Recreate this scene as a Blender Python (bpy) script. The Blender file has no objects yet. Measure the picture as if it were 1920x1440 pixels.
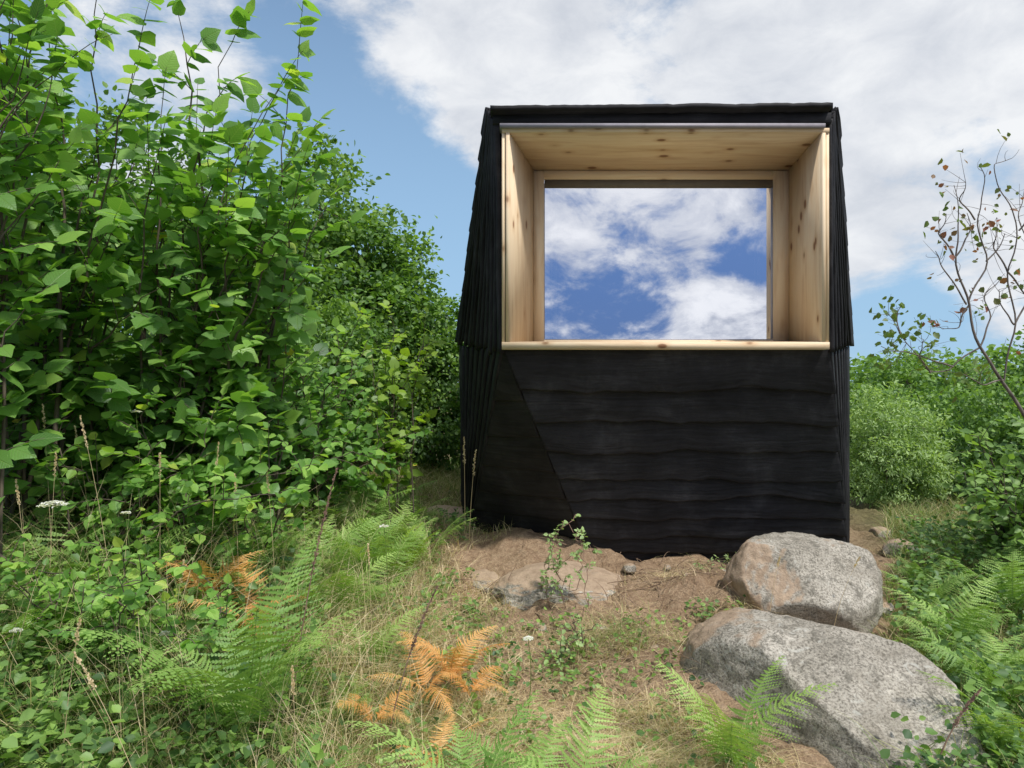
import bpy, bmesh, math, random
import numpy as np
from mathutils import Vector, Matrix, noise
rng=np.random.default_rng(11)
random.seed(5)
F=1251.0; CZ=1.6
scene=bpy.context.scene
COL=scene.collection
def P(u,v,d): return np.array([(u-960)/F*d, d, CZ+(720-v)/F*d])
def nrm(a):
    a=np.asarray(a,float); return a/np.maximum(np.linalg.norm(a,axis=-1,keepdims=True),1e-9)

# ------------------------------------------------------------ terrain
def H(x,y):
    x=np.asarray(x,float); y=np.asarray(y,float)
    z=np.interp(y,[-1500,-60,-10,-2,0,1.5,2.8,4.2,5.3,6.5,9,14,25,60,300,1500],
                  [-40,-24,-5,-1.3,-.45,-.18,-.02,.12,.22,.27,.2,-.6,-3,-8,-10,-12])
    near=np.clip((y+1)/3,0,1)*np.clip((30-y)/20,0,1)
    z=z+near*np.minimum(.25*np.maximum(0,-x-.25),1.2)
    z=z-near*np.minimum(.07*np.maximum(0,x-2.2),1.0)
    z=z+.21*np.exp(-((x-.05)/.6)**2-((y-5.35)/.6)**2)+.05*np.exp(-((x-1.2)/.5)**2-((y-4.6)/.3)**2)
    z=z+near*(.035*np.sin(x*2.3+y*1.1)+.025*np.sin(x*1.1-y*3.1+1)+.012*np.sin(x*6.1+y*4.3))
    return z
def Pg(x,y): return np.array([x,y,float(H(x,y))])

# ------------------------------------------------------------ mesh builder
class MB:
    def __init__(s): s.V=[];s.A=[];s.L=[];s.T=[];s.M=[];s.n=0
    def add(s,V,Fs,uv=None,tint=0.,mat=0):
        V=np.asarray(V,float).reshape(-1,3); k=len(V)
        A=np.zeros((k,3)); 
        if uv is not None: A[:,:2]=uv
        A[:,2]=tint
        s.V.append(V); s.A.append(A)
        groups={}
        for f in Fs: groups.setdefault(len(f),[]).append(f)
        for m,g in groups.items(): s.addf(np.array(g),mat)
        s.n+=k
    def addf(s,g,mat):
        s.L.append((g+s.n).ravel()); s.T.append(np.full(len(g),g.shape[1])); s.M.append(np.full(len(g),mat))
    def scatter(s,tm,loc,mats,tint,mat=0):
        V,Fg,uv=tm; N=len(loc); k=len(V)
        W=np.einsum('nij,kj->nki',mats,V)+loc[:,None,:]
        A=np.zeros((N,k,3)); A[:,:,:2]=uv[None]; A[:,:,2]=np.asarray(tint).reshape(-1,1)
        s.V.append(W.reshape(-1,3)); s.A.append(A.reshape(-1,3))
        for g in Fg:
            gg=(g[None]+(np.arange(N)*k)[:,None,None]).reshape(-1,g.shape[1]); s.addf(gg,mat)
        s.n+=N*k
    def mesh(s,name,mats,smooth=False):
        V=np.concatenate(s.V); A=np.concatenate(s.A); L=np.concatenate(s.L); T=np.concatenate(s.T); M=np.concatenate(s.M)
        me=bpy.data.meshes.new(name)
        me.vertices.add(len(V)); me.vertices.foreach_set('co',V.ravel())
        me.loops.add(len(L)); me.loops.foreach_set('vertex_index',L.astype(np.int32))
        me.polygons.add(len(T)); st=np.concatenate([[0],np.cumsum(T)[:-1]])
        me.polygons.foreach_set('loop_start',st.astype(np.int32)); 
        try: me.polygons.foreach_set('loop_total',T.astype(np.int32))
        except Exception: pass
        me.polygons.foreach_set('material_index',M.astype(np.int32))
        at=me.attributes.new('luv','FLOAT_VECTOR','POINT'); at.data.foreach_set('vector',A.ravel())
        for m in mats: me.materials.append(m)
        me.update(calc_edges=True); me.validate()
        if smooth: me.polygons.foreach_set('use_smooth',np.ones(len(me.polygons),bool))
        return me
    def obj(s,name,mats,smooth=False,origin=None,parent=None):
        if origin is not None:
            o=np.asarray(origin); s.V=[v-o for v in s.V]
        ob=bpy.data.objects.new(name,s.mesh(name,mats,smooth)); COL.objects.link(ob)
        if parent is not None: ob.parent=parent
        elif origin is not None: ob.location=origin
        return ob
def tag(ob,label,cat,group=None,kind=None):
    ob['label']=label; ob['category']=cat
    if group: ob['group']=group
    if kind: ob['kind']=kind
    return ob
def empty(name,loc,label,cat,group=None):
    e=bpy.data.objects.new(name,None); COL.objects.link(e); e.location=loc; e.empty_display_size=.2
    return tag(e,label,cat,group)

def basis(d,up,scale):
    d=nrm(d); x=nrm(np.cross(d,up)); z=np.cross(x,d)
    m=np.stack([x,d,z],axis=-1); sc=np.asarray(scale,float)
    return m*sc.reshape(-1,1,1)

def tube(mb,pts,r0,r1,sides=5,mat=0,tint=.5):
    pts=np.asarray(pts,float); n=len(pts)
    t=nrm(np.gradient(pts,axis=0)); ref=np.array([.31,.95,.05]) if abs(t[0][2])>.6 else np.array([0,0,1.])
    a=nrm(np.cross(t,ref)); b=np.cross(t,a)
    r=np.linspace(r0,r1,n)[:,None]
    an=np.arange(sides)/sides*2*np.pi
    V=pts[:,None,:]+r[:,:,None]*(np.cos(an)[None,:,None]*a[:,None,:]+np.sin(an)[None,:,None]*b[:,None,:])
    i=np.arange(n-1)[:,None]*sides; j=np.arange(sides)[None]; j2=(j+1)%sides
    g=np.stack([i+j,i+j2,i+sides+j2,i+sides+j],axis=-1).reshape(-1,4)
    uv=np.stack([np.repeat(np.linspace(0,1,n),sides),np.tile(an,n)],axis=-1)
    A=np.zeros((n*sides,3)); A[:,:2]=uv; A[:,2]=tint
    mb.V.append(V.reshape(-1,3)); mb.A.append(A); mb.addf(g,mat); mb.n+=n*sides

# leaf templates (V, [faces], uv)
def leaf_round():
    ys=[.0,.12,.3,.5,.68,.85]; ws=[.14,.38,.43,.46,.31,.20]
    V=[];uv=[]
    for y,w in zip(ys,ws):
        for s in (-1,0,1):
            V.append((s*w*.95,y+(-.05 if s else 0)+( .0),-.18*y*y+.22*abs(s)*w-.12*(abs(s)*w)**2*4)); uv.append((y,s*w))
    V.append((0,1.02,-.22)); uv.append((1,0))
    q=[];t=[]
    for i in range(5):
        a=i*3
        q.append((a,a+1,a+4,a+3)); q.append((a+1,a+2,a+5,a+4))
    t=[(15,16,18),(16,17,18)]
    return np.array(V),[np.array(q),np.array(t)],np.array(uv)
def leaf_small(w=.3):
    V=[(0,0,0),(-w,.3,.08),(-w*.85,.65,.04),(0,1,-.12),(w*.85,.65,.04),(w,.3,.08)]
    uv=[(0,0),(.3,-w),(.65,-w),(1,0),(.65,w),(.3,w)]
    return np.array(V,float),[np.array([(0,1,2,3),(0,3,4,5)])],np.array(uv,float)
LR=leaf_round(); LS=leaf_small(.36); LN=leaf_small(.17)

# ------------------------------------------------------------ materials
def newmat(name):
    m=bpy.data.materials.new(name); m.use_nodes=True; nt=m.node_tree; nt.nodes.clear()
    out=nt.nodes.new('ShaderNodeOutputMaterial'); return m,nt,out
def N(nt,t,**kw):
    n=nt.nodes.new(t)
    for k,v in kw.items(): setattr(n,k,v)
    return n
def setin(n,**kw):
    for k,v in kw.items(): n.inputs[k.replace('_',' ')].default_value=v
def math_(nt,op,a,b=None,c=None,clamp=False):
    n=N(nt,'ShaderNodeMath',operation=op); n.use_clamp=clamp
    for i,x in enumerate((a,b,c)):
        if x is None: continue
        if isinstance(x,(int,float)): n.inputs[i].default_value=x
        else: nt.links.new(x,n.inputs[i])
    return n.outputs[0]
def ramp(nt,fac,stops):
    r=N(nt,'ShaderNodeValToRGB'); e=r.color_ramp.elements
    while len(e)<len(stops): e.new(.5)
    for el,(p,c) in zip(e,stops): el.position=p; el.color=(*c,1)
    nt.links.new(fac,r.inputs[0]); return r.outputs[0]
def mixc(nt,fac,a,b,mode='MIX'):
    n=N(nt,'ShaderNodeMix',data_type='RGBA',blend_type=mode)
    for s,x in ((n.inputs[0],fac),(n.inputs[6],a),(n.inputs[7],b)):
        if isinstance(x,(int,float)): s.default_value=x
        elif isinstance(x,tuple): s.default_value=(*x,1)
        else: nt.links.new(x,s)
    return n.outputs[2]
def noise_(nt,scale,detail=5,rough=.55,vec=None,dist=0):
    n=N(nt,'ShaderNodeTexNoise'); setin(n,Scale=scale,Detail=detail,Roughness=rough,Distortion=dist)
    if vec is not None: nt.links.new(vec,n.inputs['Vector'])
    return n.outputs[0]
def coords(nt,scale=(1,1,1),kind='Object'):
    tc=N(nt,'ShaderNodeTexCoord'); mp=N(nt,'ShaderNodeMapping'); mp.inputs['Scale'].default_value=scale
    nt.links.new(tc.outputs[kind],mp.inputs[0]); return mp.outputs[0]
def smooth(nt,x,a,b,lo=0.,hi=1.):
    n=N(nt,'ShaderNodeMapRange',interpolation_type='SMOOTHSTEP')
    nt.links.new(x,n.inputs[0]); n.inputs[1].default_value=a; n.inputs[2].default_value=b; n.inputs[3].default_value=lo; n.inputs[4].default_value=hi
    return n.outputs[0]
def bump(nt,h,strength,dist=.02):
    b=N(nt,'ShaderNodeBump'); b.inputs['Strength'].default_value=strength; b.inputs['Distance'].default_value=dist
    nt.links.new(h,b.inputs['Height']); return b.outputs[0]

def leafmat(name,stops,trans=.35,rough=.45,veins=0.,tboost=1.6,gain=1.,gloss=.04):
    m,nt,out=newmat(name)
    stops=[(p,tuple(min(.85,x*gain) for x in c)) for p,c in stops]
    at=N(nt,'ShaderNodeAttribute',attribute_name='luv'); sp=N(nt,'ShaderNodeSeparateXYZ'); nt.links.new(at.outputs['Vector'],sp.inputs[0])
    col=ramp(nt,sp.outputs[2],stops)
    df=N(nt,'ShaderNodeBsdfDiffuse'); gl=N(nt,'ShaderNodeBsdfGlossy'); gl.inputs['Roughness'].default_value=rough; gl.inputs['Color'].default_value=(.9,.95,1,1)
    if veins:
        ab=math_(nt,'ABSOLUTE',sp.outputs[1])
        s=math_(nt,'SUBTRACT',sp.outputs[0],math_(nt,'MULTIPLY',ab,.75))
        w=math_(nt,'PINGPONG',math_(nt,'MULTIPLY',s,8.),.5)
        v1=smooth(nt,w,.0,.14,1,0); v2=smooth(nt,ab,.0,.03,1,0); v=math_(nt,'MAXIMUM',v1,v2)
        col=mixc(nt,math_(nt,'MULTIPLY',v,veins),col,(.26,.38,.11))
        bo=bump(nt,math_(nt,'SUBTRACT',1.,v),.5,.004); nt.links.new(bo,df.inputs['Normal']); nt.links.new(bo,gl.inputs['Normal'])
    nt.links.new(col,df.inputs[0])
    g2=N(nt,'ShaderNodeMixShader'); g2.inputs[0].default_value=gloss; nt.links.new(df.outputs[0],g2.inputs[1]); nt.links.new(gl.outputs[0],g2.inputs[2])
    tr=N(nt,'ShaderNodeBsdfTranslucent'); nt.links.new(mixc(nt,1.,col,(tboost*1.1,tboost*1.15,tboost*.45),'MULTIPLY'),tr.inputs[0])
    mx=N(nt,'ShaderNodeMixShader'); mx.inputs[0].default_value=trans
    nt.links.new(g2.outputs[0],mx.inputs[1]); nt.links.new(tr.outputs[0],mx.inputs[2]); nt.links.new(mx.outputs[0],out.inputs[0])
    return m
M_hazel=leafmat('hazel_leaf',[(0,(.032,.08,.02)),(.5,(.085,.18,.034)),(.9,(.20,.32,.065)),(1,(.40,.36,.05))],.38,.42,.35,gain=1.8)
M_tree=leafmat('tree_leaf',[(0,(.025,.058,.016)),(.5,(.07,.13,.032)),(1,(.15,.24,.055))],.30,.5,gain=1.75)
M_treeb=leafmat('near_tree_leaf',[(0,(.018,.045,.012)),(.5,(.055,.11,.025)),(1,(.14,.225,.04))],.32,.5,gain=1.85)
M_lime=leafmat('lime_leaf',[(0,(.14,.25,.03)),(1,(.36,.52,.06))],.42,.45)
M_grey=leafmat('willow_leaf',[(0,(.10,.165,.055)),(1,(.28,.38,.15))],.3,.5,gain=1.5)
M_fern=leafmat('fern_frond',[(0,(.075,.16,.03)),(.5,(.17,.28,.065)),(1,(.30,.40,.12))],.3,.55,gain=1.45,tboost=1.4)
M_rust=leafmat('dead_fern',[(0,(.38,.15,.04)),(.5,(.66,.32,.09)),(1,(.68,.46,.19))],.25,.6,tboost=1.1,gain=1.15)
M_grass=leafmat('grass_blade',[(0,(.07,.14,.03)),(.35,(.18,.26,.06)),(.6,(.38,.36,.16)),(.8,(.60,.48,.29)),(1,(.74,.61,.41))],.25,.6,tboost=1.15,gain=1.12)
M_red=leafmat('reddish_leaf',[(0,(.14,.23,.05)),(.6,(.16,.18,.06)),(1,(.30,.12,.08))],.3,.5)
M_flower=leafmat('white_petal',[(0,(.75,.76,.72)),(1,(.85,.85,.8))],.3,.6,tboost=.9)
def barkmat(name,a,b):
    m,nt,out=newmat(name); p=N(nt,'ShaderNodeBsdfPrincipled'); setin(p,Roughness=.85)
    n=noise_(nt,30,5,.6,coords(nt,(1,1,.3))); nt.links.new(ramp(nt,n,[(.3,a),(.7,b)]),p.inputs[0])
    nt.links.new(bump(nt,n,.5,.01),p.inputs['Normal']); nt.links.new(p.outputs[0],out.inputs[0]); return m
M_bark=barkmat('hazel_bark',(.05,.04,.028),(.17,.135,.10))
M_bare=barkmat('grey_twig_bark',(.09,.075,.065),(.26,.22,.19))
M_stalk=barkmat('dry_stalk',(.17,.10,.07),(.36,.23,.17))
M_twig=barkmat('dead_twig',(.14,.09,.06),(.38,.27,.18))

def blackwood():
    m,nt,out=newmat('charred_black_boards'); p=N(nt,'ShaderNodeBsdfPrincipled')
    at=N(nt,'ShaderNodeAttribute',attribute_name='luv'); mp=N(nt,'ShaderNodeMapping'); nt.links.new(at.outputs['Vector'],mp.inputs[0]); mp.inputs['Scale'].default_value=(1.1,17,9)
    n=noise_(nt,1.5,6,.7,mp.outputs[0],1.6); n2=noise_(nt,2.6,6,.65,coords(nt)); n3=noise_(nt,45,3,.6,coords(nt,(.3,.3,1)))
    col=ramp(nt,n2,[(.3,(.019,.019,.021)),(.55,(.031,.031,.034)),(.68,(.050,.050,.054)),(.8,(.075,.075,.08))])
    col=mixc(nt,.6,col,ramp(nt,n,[(.35,(.45,.45,.45)),(.7,(1.75,1.75,1.8))]),'MULTIPLY')
    nt.links.new(col,p.inputs[0]); nt.links.new(smooth(nt,n,.3,.7,.5,.75),p.inputs['Roughness'])
    p.inputs['Specular IOR Level'].default_value=.12
    h=math_(nt,'ADD',n,math_(nt,'MULTIPLY',n3,.5))
    nt.links.new(bump(nt,h,.5,.006),p.inputs['Normal']); nt.links.new(p.outputs[0],out.inputs[0]); return m
M_black=blackwood()
def pine(name,axis):
    m,nt,out=newmat(name); p=N(nt,'ShaderNodeBsdfPrincipled'); setin(p,Roughness=.55); p.inputs['Specular IOR Level'].default_value=.25
    s=[7,7,7]; s[axis]=.55; k=[8.5,8.5,8.5]; k[axis]=4.2
    g=noise_(nt,3.5,6,.6,coords(nt,tuple(s)),.8); b=noise_(nt,1.2,2,.5,coords(nt,tuple(s)))
    col=ramp(nt,g,[(.28,(.68,.50,.32)),(.5,(.82,.66,.46)),(.75,(.86,.74,.55))])
    col=mixc(nt,.6,col,ramp(nt,b,[(.35,(.86,.81,.74)),(.65,(1.04,1.03,1.01))]),'MULTIPLY')
    vo=N(nt,'ShaderNodeTexVoronoi'); nt.links.new(coords(nt,tuple(k)),vo.inputs['Vector']); vo.inputs['Scale'].default_value=1.
    wn=N(nt,'ShaderNodeSeparateColor'); nt.links.new(vo.outputs['Color'],wn.inputs[0])
    on=math_(nt,'GREATER_THAN',wn.outputs[0],.12)
    kn=math_(nt,'MULTIPLY',smooth(nt,vo.outputs['Distance'],.09,.18,1,0),on)
    kh=math_(nt,'MULTIPLY',smooth(nt,vo.outputs['Distance'],.1,.36,.4,0),on)
    col=mixc(nt,kh,col,(.52,.30,.13)); col=mixc(nt,math_(nt,'MULTIPLY',kn,.85),col,(.20,.08,.035))
    nt.links.new(col,p.inputs[0]); nt.links.new(bump(nt,g,.12,.003),p.inputs['Normal']); nt.links.new(p.outputs[0],out.inputs[0]); return m
M_px=pine('pine_panel_lengthwise',0); M_pz=pine('pine_panel_upright',2)
def plain(name,c,rough=.5,metal=0.):
    m,nt,out=newmat(name); p=N(nt,'ShaderNodeBsdfPrincipled'); setin(p,Roughness=rough,Metallic=metal)
    n=noise_(nt,12,4,.6,coords(nt)); nt.links.new(ramp(nt,n,[(.3,tuple(x*.85 for x in c)),(.7,tuple(min(1,x*1.1) for x in c))]),p.inputs[0])
    nt.links.new(p.outputs[0],out.inputs[0]); return m
M_metal=plain('grey_metal_flashing',(.30,.28,.31),.6,.0)
M_blind=plain('dark_blind',(.16,.14,.11),.6)
M_inner=plain('interior_frame',(.75,.72,.75),.6)
M_sash=plain('grey_sash',(.36,.38,.46),.4)
M_dark=plain('interior_dark',(.02,.02,.025),.9)
def glassmat():
    m,nt,out=newmat('window_glass'); g=N(nt,'ShaderNodeBsdfGlossy'); setin(g,Roughness=.0); g.inputs['Color'].default_value=(.92,.94,1,1)
    t=N(nt,'ShaderNodeBsdfTransparent'); t.inputs[0].default_value=(.9,.93,.93,1)
    mx=N(nt,'ShaderNodeMixShader'); mx.inputs[0].default_value=.88
    nt.links.new(t.outputs[0],mx.inputs[1]); nt.links.new(g.outputs[0],mx.inputs[2]); nt.links.new(mx.outputs[0],out.inputs[0]); return m
M_glass=glassmat()
def rockmat(name,soil_dir,soil_amt):
    m,nt,out=newmat(name); p=N(nt,'ShaderNodeBsdfPrincipled'); setin(p,Roughness=.9); p.inputs['Specular IOR Level'].default_value=.25
    c=coords(nt)
    n1=noise_(nt,3,8,.65,c); n2=noise_(nt,80,4,.75,c); n3=noise_(nt,14,6,.7,c)
    col=ramp(nt,n1,[(.3,(.24,.22,.18)),(.5,(.38,.35,.295)),(.7,(.50,.465,.40))])
    col=mixc(nt,.9,col,ramp(nt,n2,[(.38,(.35,.34,.32)),(.5,(1,1,1)),(.64,(1.4,1.4,1.4))]),'MULTIPLY')
    col=mixc(nt,smooth(nt,n3,.52,.64,0,.75),col,(.14,.13,.105))
    n4=noise_(nt,9,5,.6,c,1.5); col=mixc(nt,smooth(nt,n4,.60,.68,0,.6),col,(.56,.55,.49))
    n5=noise_(nt,2.2,3,.6,c,1.); col=mixc(nt,smooth(nt,n5,.5,.62,0,.4),col,(.20,.175,.135))
    ge=N(nt,'ShaderNodeNewGeometry'); dp=N(nt,'ShaderNodeVectorMath',operation='DOT_PRODUCT'); nt.links.new(ge.outputs['Normal'],dp.inputs[0]); dp.inputs[1].default_value=tuple(nrm(soil_dir))
    sf=smooth(nt,math_(nt,'ADD',dp.outputs['Value'],math_(nt,'MULTIPLY',math_(nt,'SUBTRACT',n1,.5),1.6)),soil_amt,soil_amt+.25,0,.9)
    soil=ramp(nt,n3,[(.3,(.30,.21,.14)),(.7,(.52,.39,.275))])
    col=mixc(nt,sf,col,soil)
    nt.links.new(col,p.inputs[0])
    h=math_(nt,'ADD',math_(nt,'MULTIPLY',n2,.25),n3); nt.links.new(bump(nt,h,.8,.025),p.inputs['Normal'])
    nt.links.new(p.outputs[0],out.inputs[0]); return m
M_rock=rockmat('granite_with_soil_on_one_side',(-1,-.1,.25),.35)
M_rockt=rockmat('granite_soil_topped',(-.55,.65,.6),.60)
M_rocks=rockmat('brown_soil_stone',(-.3,.5,1),.35)
def groundmat():
    m,nt,out=newmat('soil_and_dry_grass_ground'); p=N(nt,'ShaderNodeBsdfPrincipled'); setin(p,Roughness=.95); p.inputs['Specular IOR Level'].default_value=.15
    c=coords(nt); n1=noise_(nt,1.3,6,.6,c); n2=noise_(nt,22,8,.7,c); n3=noise_(nt,90,4,.7,c)
    soil=ramp(nt,n2,[(.3,(.28,.185,.12)),(.5,(.46,.325,.215)),(.7,(.58,.43,.30))])
    soil=mixc(nt,.7,soil,ramp(nt,n3,[(.35,(.55,.53,.5)),(.65,(1.3,1.3,1.25))]),'MULTIPLY')
    soil=mixc(nt,smooth(nt,n1,.4,.6,.25,0),soil,(.18,.115,.07))
    green=ramp(nt,n2,[(.3,(.06,.06,.025)),(.7,(.20,.19,.08))])
    sx=N(nt,'ShaderNodeSeparateXYZ'); nt.links.new(c,sx.inputs[0])
    left=smooth(nt,math_(nt,'ADD',sx.outputs[0],math_(nt,'MULTIPLY',n1,1.2)),-.7,.4,1,0)
    right=smooth(nt,math_(nt,'ADD',sx.outputs[0],n1),3.2,4.2,0,1)
    far=smooth(nt,sx.outputs[1],9,11,0,1)
    near=smooth(nt,math_(nt,'ADD',sx.outputs[1],n1),1.2,2.6,1,0)
    f=math_(nt,'MAXIMUM',math_(nt,'MAXIMUM',left,right),math_(nt,'MAXIMUM',far,near))
    nt.links.new(mixc(nt,math_(nt,'MULTIPLY',f,.85),soil,green),p.inputs[0])
    nt.links.new(bump(nt,math_(nt,'ADD',n2,math_(nt,'MULTIPLY',n3,.4)),1.,.04),p.inputs['Normal']); nt.links.new(p.outputs[0],out.inputs[0]); return m
M_ground=groundmat()

# ------------------------------------------------------------ ground mesh
def axis(lo,hi,n,ext):
    mid=np.linspace(lo,hi,n); g=np.geomspace(.15,ext,34)
    return np.concatenate([(lo-g)[::-1],mid,hi+g])
xs=axis(-5,5,230,1500); ys=axis(1,8,190,1500)
X,Y=np.meshgrid(xs,ys); Z=H(X,Y)
def Hn(x,y):
    v=Vector((x,y,0)); return .085*noise.noise(v*2.6)+.05*noise.noise(v*7)+.028*noise.noise(v*17)
Zf=Z.copy()
for j in range(len(ys)):
    for i in range(len(xs)):
        if -6<xs[i]<6 and .5<ys[j]<9: Zf[j,i]+=Hn(xs[i],ys[j])
mb=MB(); nx=len(xs); ii,jj=np.meshgrid(np.arange(nx-1),np.arange(len(ys)-1))
a=(jj*nx+ii).ravel(); mb.V.append(np.stack([X,Y,Zf],-1).reshape(-1,3)); mb.A.append(np.zeros((X.size,3))); mb.addf(np.stack([a,a+1,a+nx+1,a+nx],-1),0); mb.n=X.size
g=mb.obj('ground',[M_ground],True); tag(g,'brown soil slope with dry grass and litter','ground',kind='structure')

# ------------------------------------------------------------ cabin
cab_base=(1.2,5.6,.2)
cabin=empty('cabin',cab_base,'black charred timber cabin with big pine framed window on bare soil','cabin')
CO=np.array(cab_base)
def board(mb,a,b,c,d,out,lap=.03,wave=.02,seg=26,seed=0,over=.02,base=.012,saw=0.,sawp=.2):
    """a->b top edge, d->c bottom edge; bottom edge proud by lap and wavy."""
    out=nrm(out); V=[];uv=[];L=np.linalg.norm(b-a)+.01
    for k in range(seg+1):
        s=k/seg; top=a*(1-s)+b*s; bot=d*(1-s)+c*s; dn=bot-top; ln=np.linalg.norm(dn)+1e-6; dn=dn/ln
        w=wave*(noise.noise(Vector((s*L*1.3+seed*7.3,seed,0)))*1.7+.6*noise.noise(Vector((s*L*5+seed*3.1,seed,5)))+.22*noise.noise(Vector((s*L*17,seed,8)))) + over
        if saw: w+=saw*((s*L/sawp)%1.0)*(.7+.5*noise.noise(Vector((int(s*L/sawp)*3.7,seed,1))))
        lw=lap*(1+.3*noise.noise(Vector((s*L*2.2,seed*2.7,3))))
        bt=bot+dn*w
        V+=[top+out*base,bt-dn*.016+out*(lw+base),bt-dn*.004+out*(lw+base-.004),bt+out*(lw+base-.014),bt-dn*.006+out*0.0]
        for q in (0,.93,.97,1.,1.05): uv.append((s*L,q*ln+seed*1.37))
    Fs=[]
    for k in range(seg):
        i=k*5
        for q in range(4): Fs.append((i+q,i+5+q,i+6+q,i+1+q))
    Fs.append((0,1,2,3,4)); e=seg*5; Fs.append((e+4,e+3,e+2,e+1,e))
    mb.add(V,Fs,uv,seed*.61)
T=P(920,203,4.74); TF=P(937,232,4.70); A=P(945,655,4.70); W=P(860,634,6.2); B=P(884,1002,6.0); C=P(1118,1062,5.3)
TR=P(1562,200,4.74); TRF=P(1549,232,4.70); AR=P(1554,655,4.70); WR=P(1593,642,6.2); CR=P(1588,1066,5.3)
W2=P(864,648,6.18); V2=P(868,940,6.3); WR2=P(1589,650,6.2); VR=P(1588,1045,6.05)
up=np.array([0,0,1.]); 
def nout(a,b,c,ref):
    n=nrm(np.cross(b-a,c-a)); return n if np.dot(n,ref)>0 else -n
f=lambda a,b,s:a*(1-s)+b*s
mb=MB(); nf=nout(A,AR,CR,np.array([0,-1,0]))
lv=[655,719,773,826,880,915,952,989,1022,1062]
tt=[(v-655)/407 for v in lv]
for k in range(9):
    l0=f(A,C,tt[k]); l1=f(A,C,tt[k+1]); r0=f(AR,CR,tt[k]); r1=f(AR,CR,tt[k+1])
    board(mb,l0,r0,r1,l1,nf,.058,.038,110,k+1,over=.014,base=.006)
nfac=nout(A,B,C,np.array([-.5,-1,0])); tf=[0,.22,.4,.56,.7,.82,.92,1.]
for k in range(7):
    l0=f(A,B,tf[k]); l1=f(A,B,tf[k+1]); r0=f(A,C,tf[k]*.93); r1=f(A,C,tf[k+1]*.93)
    if k==6: r1=C
    board(mb,l0,r0,r1,l1,nfac,.028,.018,30,20+k,over=.01,base=.002)
mb.obj('front_cladding',[M_black],False,CO,cabin)
mb=MB(); nl=nout(TF,A,W,np.array([-1,0,0])); nl2=nout(A,B,V2,np.array([-1,0,0]))
K=11
for k in range(K):
    s0,s1=k/K,(k+1)/K
    jit=.03*math.sin(k*2.3)
    board(mb,f(TF,T,s1),f(A,W,s1)-up*(.03+jit),f(A,W,s0)-up*(.03-jit),f(TF,T,s0),nl,.026,.03,40,40+k,over=.012,base=.014)
board(mb,f(TF,T,.85),f(A,W,.92),f(A,W,.985)-up*.03,f(TF,T,.97),nl,.02,.018,90,55,over=.0,base=.02,saw=.045,sawp=.19)
for k in range(8):
    s0,s1=k/8,(k+1)/8
    board(mb,f(A,W2,s1),f(B,V2,s1),f(B,V2,s0),f(A,W2,s0),nl2,.022,.026,30,60+k,over=.01,base=.004)
board(mb,f(A,W2,.85),f(B,V2,.85),f(B,V2,.98),f(A,W2,.98),nl2,.01,.01,70,75,over=.0,base=.012,saw=.035,sawp=.16)
mb.obj('side_cladding',[M_black],False,CO,cabin)
mb=MB(); nr=nout(TRF,AR,WR,np.array([1,0,0])); nr2=nout(AR,CR,VR,np.array([1,0,0]))
for k in range(7):
    s0,s1=k/7,(k+1)/7
    board(mb,f(TRF,TR,s1),f(AR,WR,s1)-up*(.02+.02*math.sin(k*3)),f(AR,WR,s0)-up*.02,f(TRF,TR,s0),nr,.022,.03,40,80+k,over=.012,base=.014)
board(mb,f(TRF,TR,.8),f(AR,WR,.9),f(AR,WR,.985)-up*.03,f(TRF,TR,.95),nr,.02,.018,90,95,over=.0,base=.02,saw=.06,sawp=.23)
for k in range(6):
    s0,s1=k/6,(k+1)/6
    board(mb,f(AR,WR2,s1),f(CR,VR,s1),f(CR,VR,s0),f(AR,WR2,s0),nr2,.016,.018,30,100+k,over=.01,base=.004)
board(mb,f(AR,WR2,.8),f(CR,VR,.8),f(CR,VR,.98),f(AR,WR2,.98),nr2,.01,.01,70,115,over=.0,base=.012,saw=.05,sawp=.2)
mb.obj('side_cladding',[M_black],False,CO,cabin)
RT=np.array([.15,8.6,3.05]); RTR=np.array([2.35,8.6,3.05]); RW=np.array([-.2,8.6,1.9]); RWR=np.array([2.9,8.6,1.9]); RB=np.array([.1,8.4,.25]); RBR=np.array([2.6,8.4,.2])
lo=np.array([0,0,-.35])
mb=MB()
pts=[TF,T,A,W,B,C,V2,TRF,TR,AR,WR,CR,VR,RT,RTR,RW,RWR,RB,RBR,B+lo,C+lo,CR+lo,VR+lo,RB+lo,RBR+lo,V2+lo,W2,WR2]
nm=['TF','T','A','W','B','C','V','TRF','TR','AR','WR','CR','VR','RT','RTR','RW','RWR','RB','RBR','Bl','Cl','CRl','VRl','RBl','RBRl','Vl','W2','WR2']
ix={n:i for i,n in enumerate(nm)}
fs=['TF A W T','A B V W2','A C B','A AR CR C','TRF TR WR AR','AR WR2 VR CR','T W RW RT','W2 V RB RW','TR RTR RWR WR','WR2 RWR RBR VR','RT RW RWR RTR','RW RB RBR RWR','T RT RTR TR',
    'C CR CRl Cl','B C Cl Bl','V B Bl Vl','CR VR VRl CRl','VR RBR RBRl VRl','V Vl RBl RB','RB RBl RBRl RBR']
mb.add(np.array(pts),[tuple(ix[q] for q in s.split()) for s in fs],np.array(pts)[:,:2],.3)
shell=mb.obj('wall',[M_black],False,CO,cabin)
def box(mb,lo,hi,mat=0,bev=0):
    (x0,y0,z0),(x1,y1,z1)=lo,hi
    V=[(x0,y0,z0),(x1,y0,z0),(x1,y1,z0),(x0,y1,z0),(x0,y0,z1),(x1,y0,z1),(x1,y1,z1),(x0,y1,z1)]
    mb.add(V,[(0,3,2,1),(4,5,6,7),(0,1,5,4),(1,2,6,5),(2,3,7,6),(3,0,4,7)],np.array(V)[:,[0,2]],.5,mat)
mb=MB()
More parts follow.
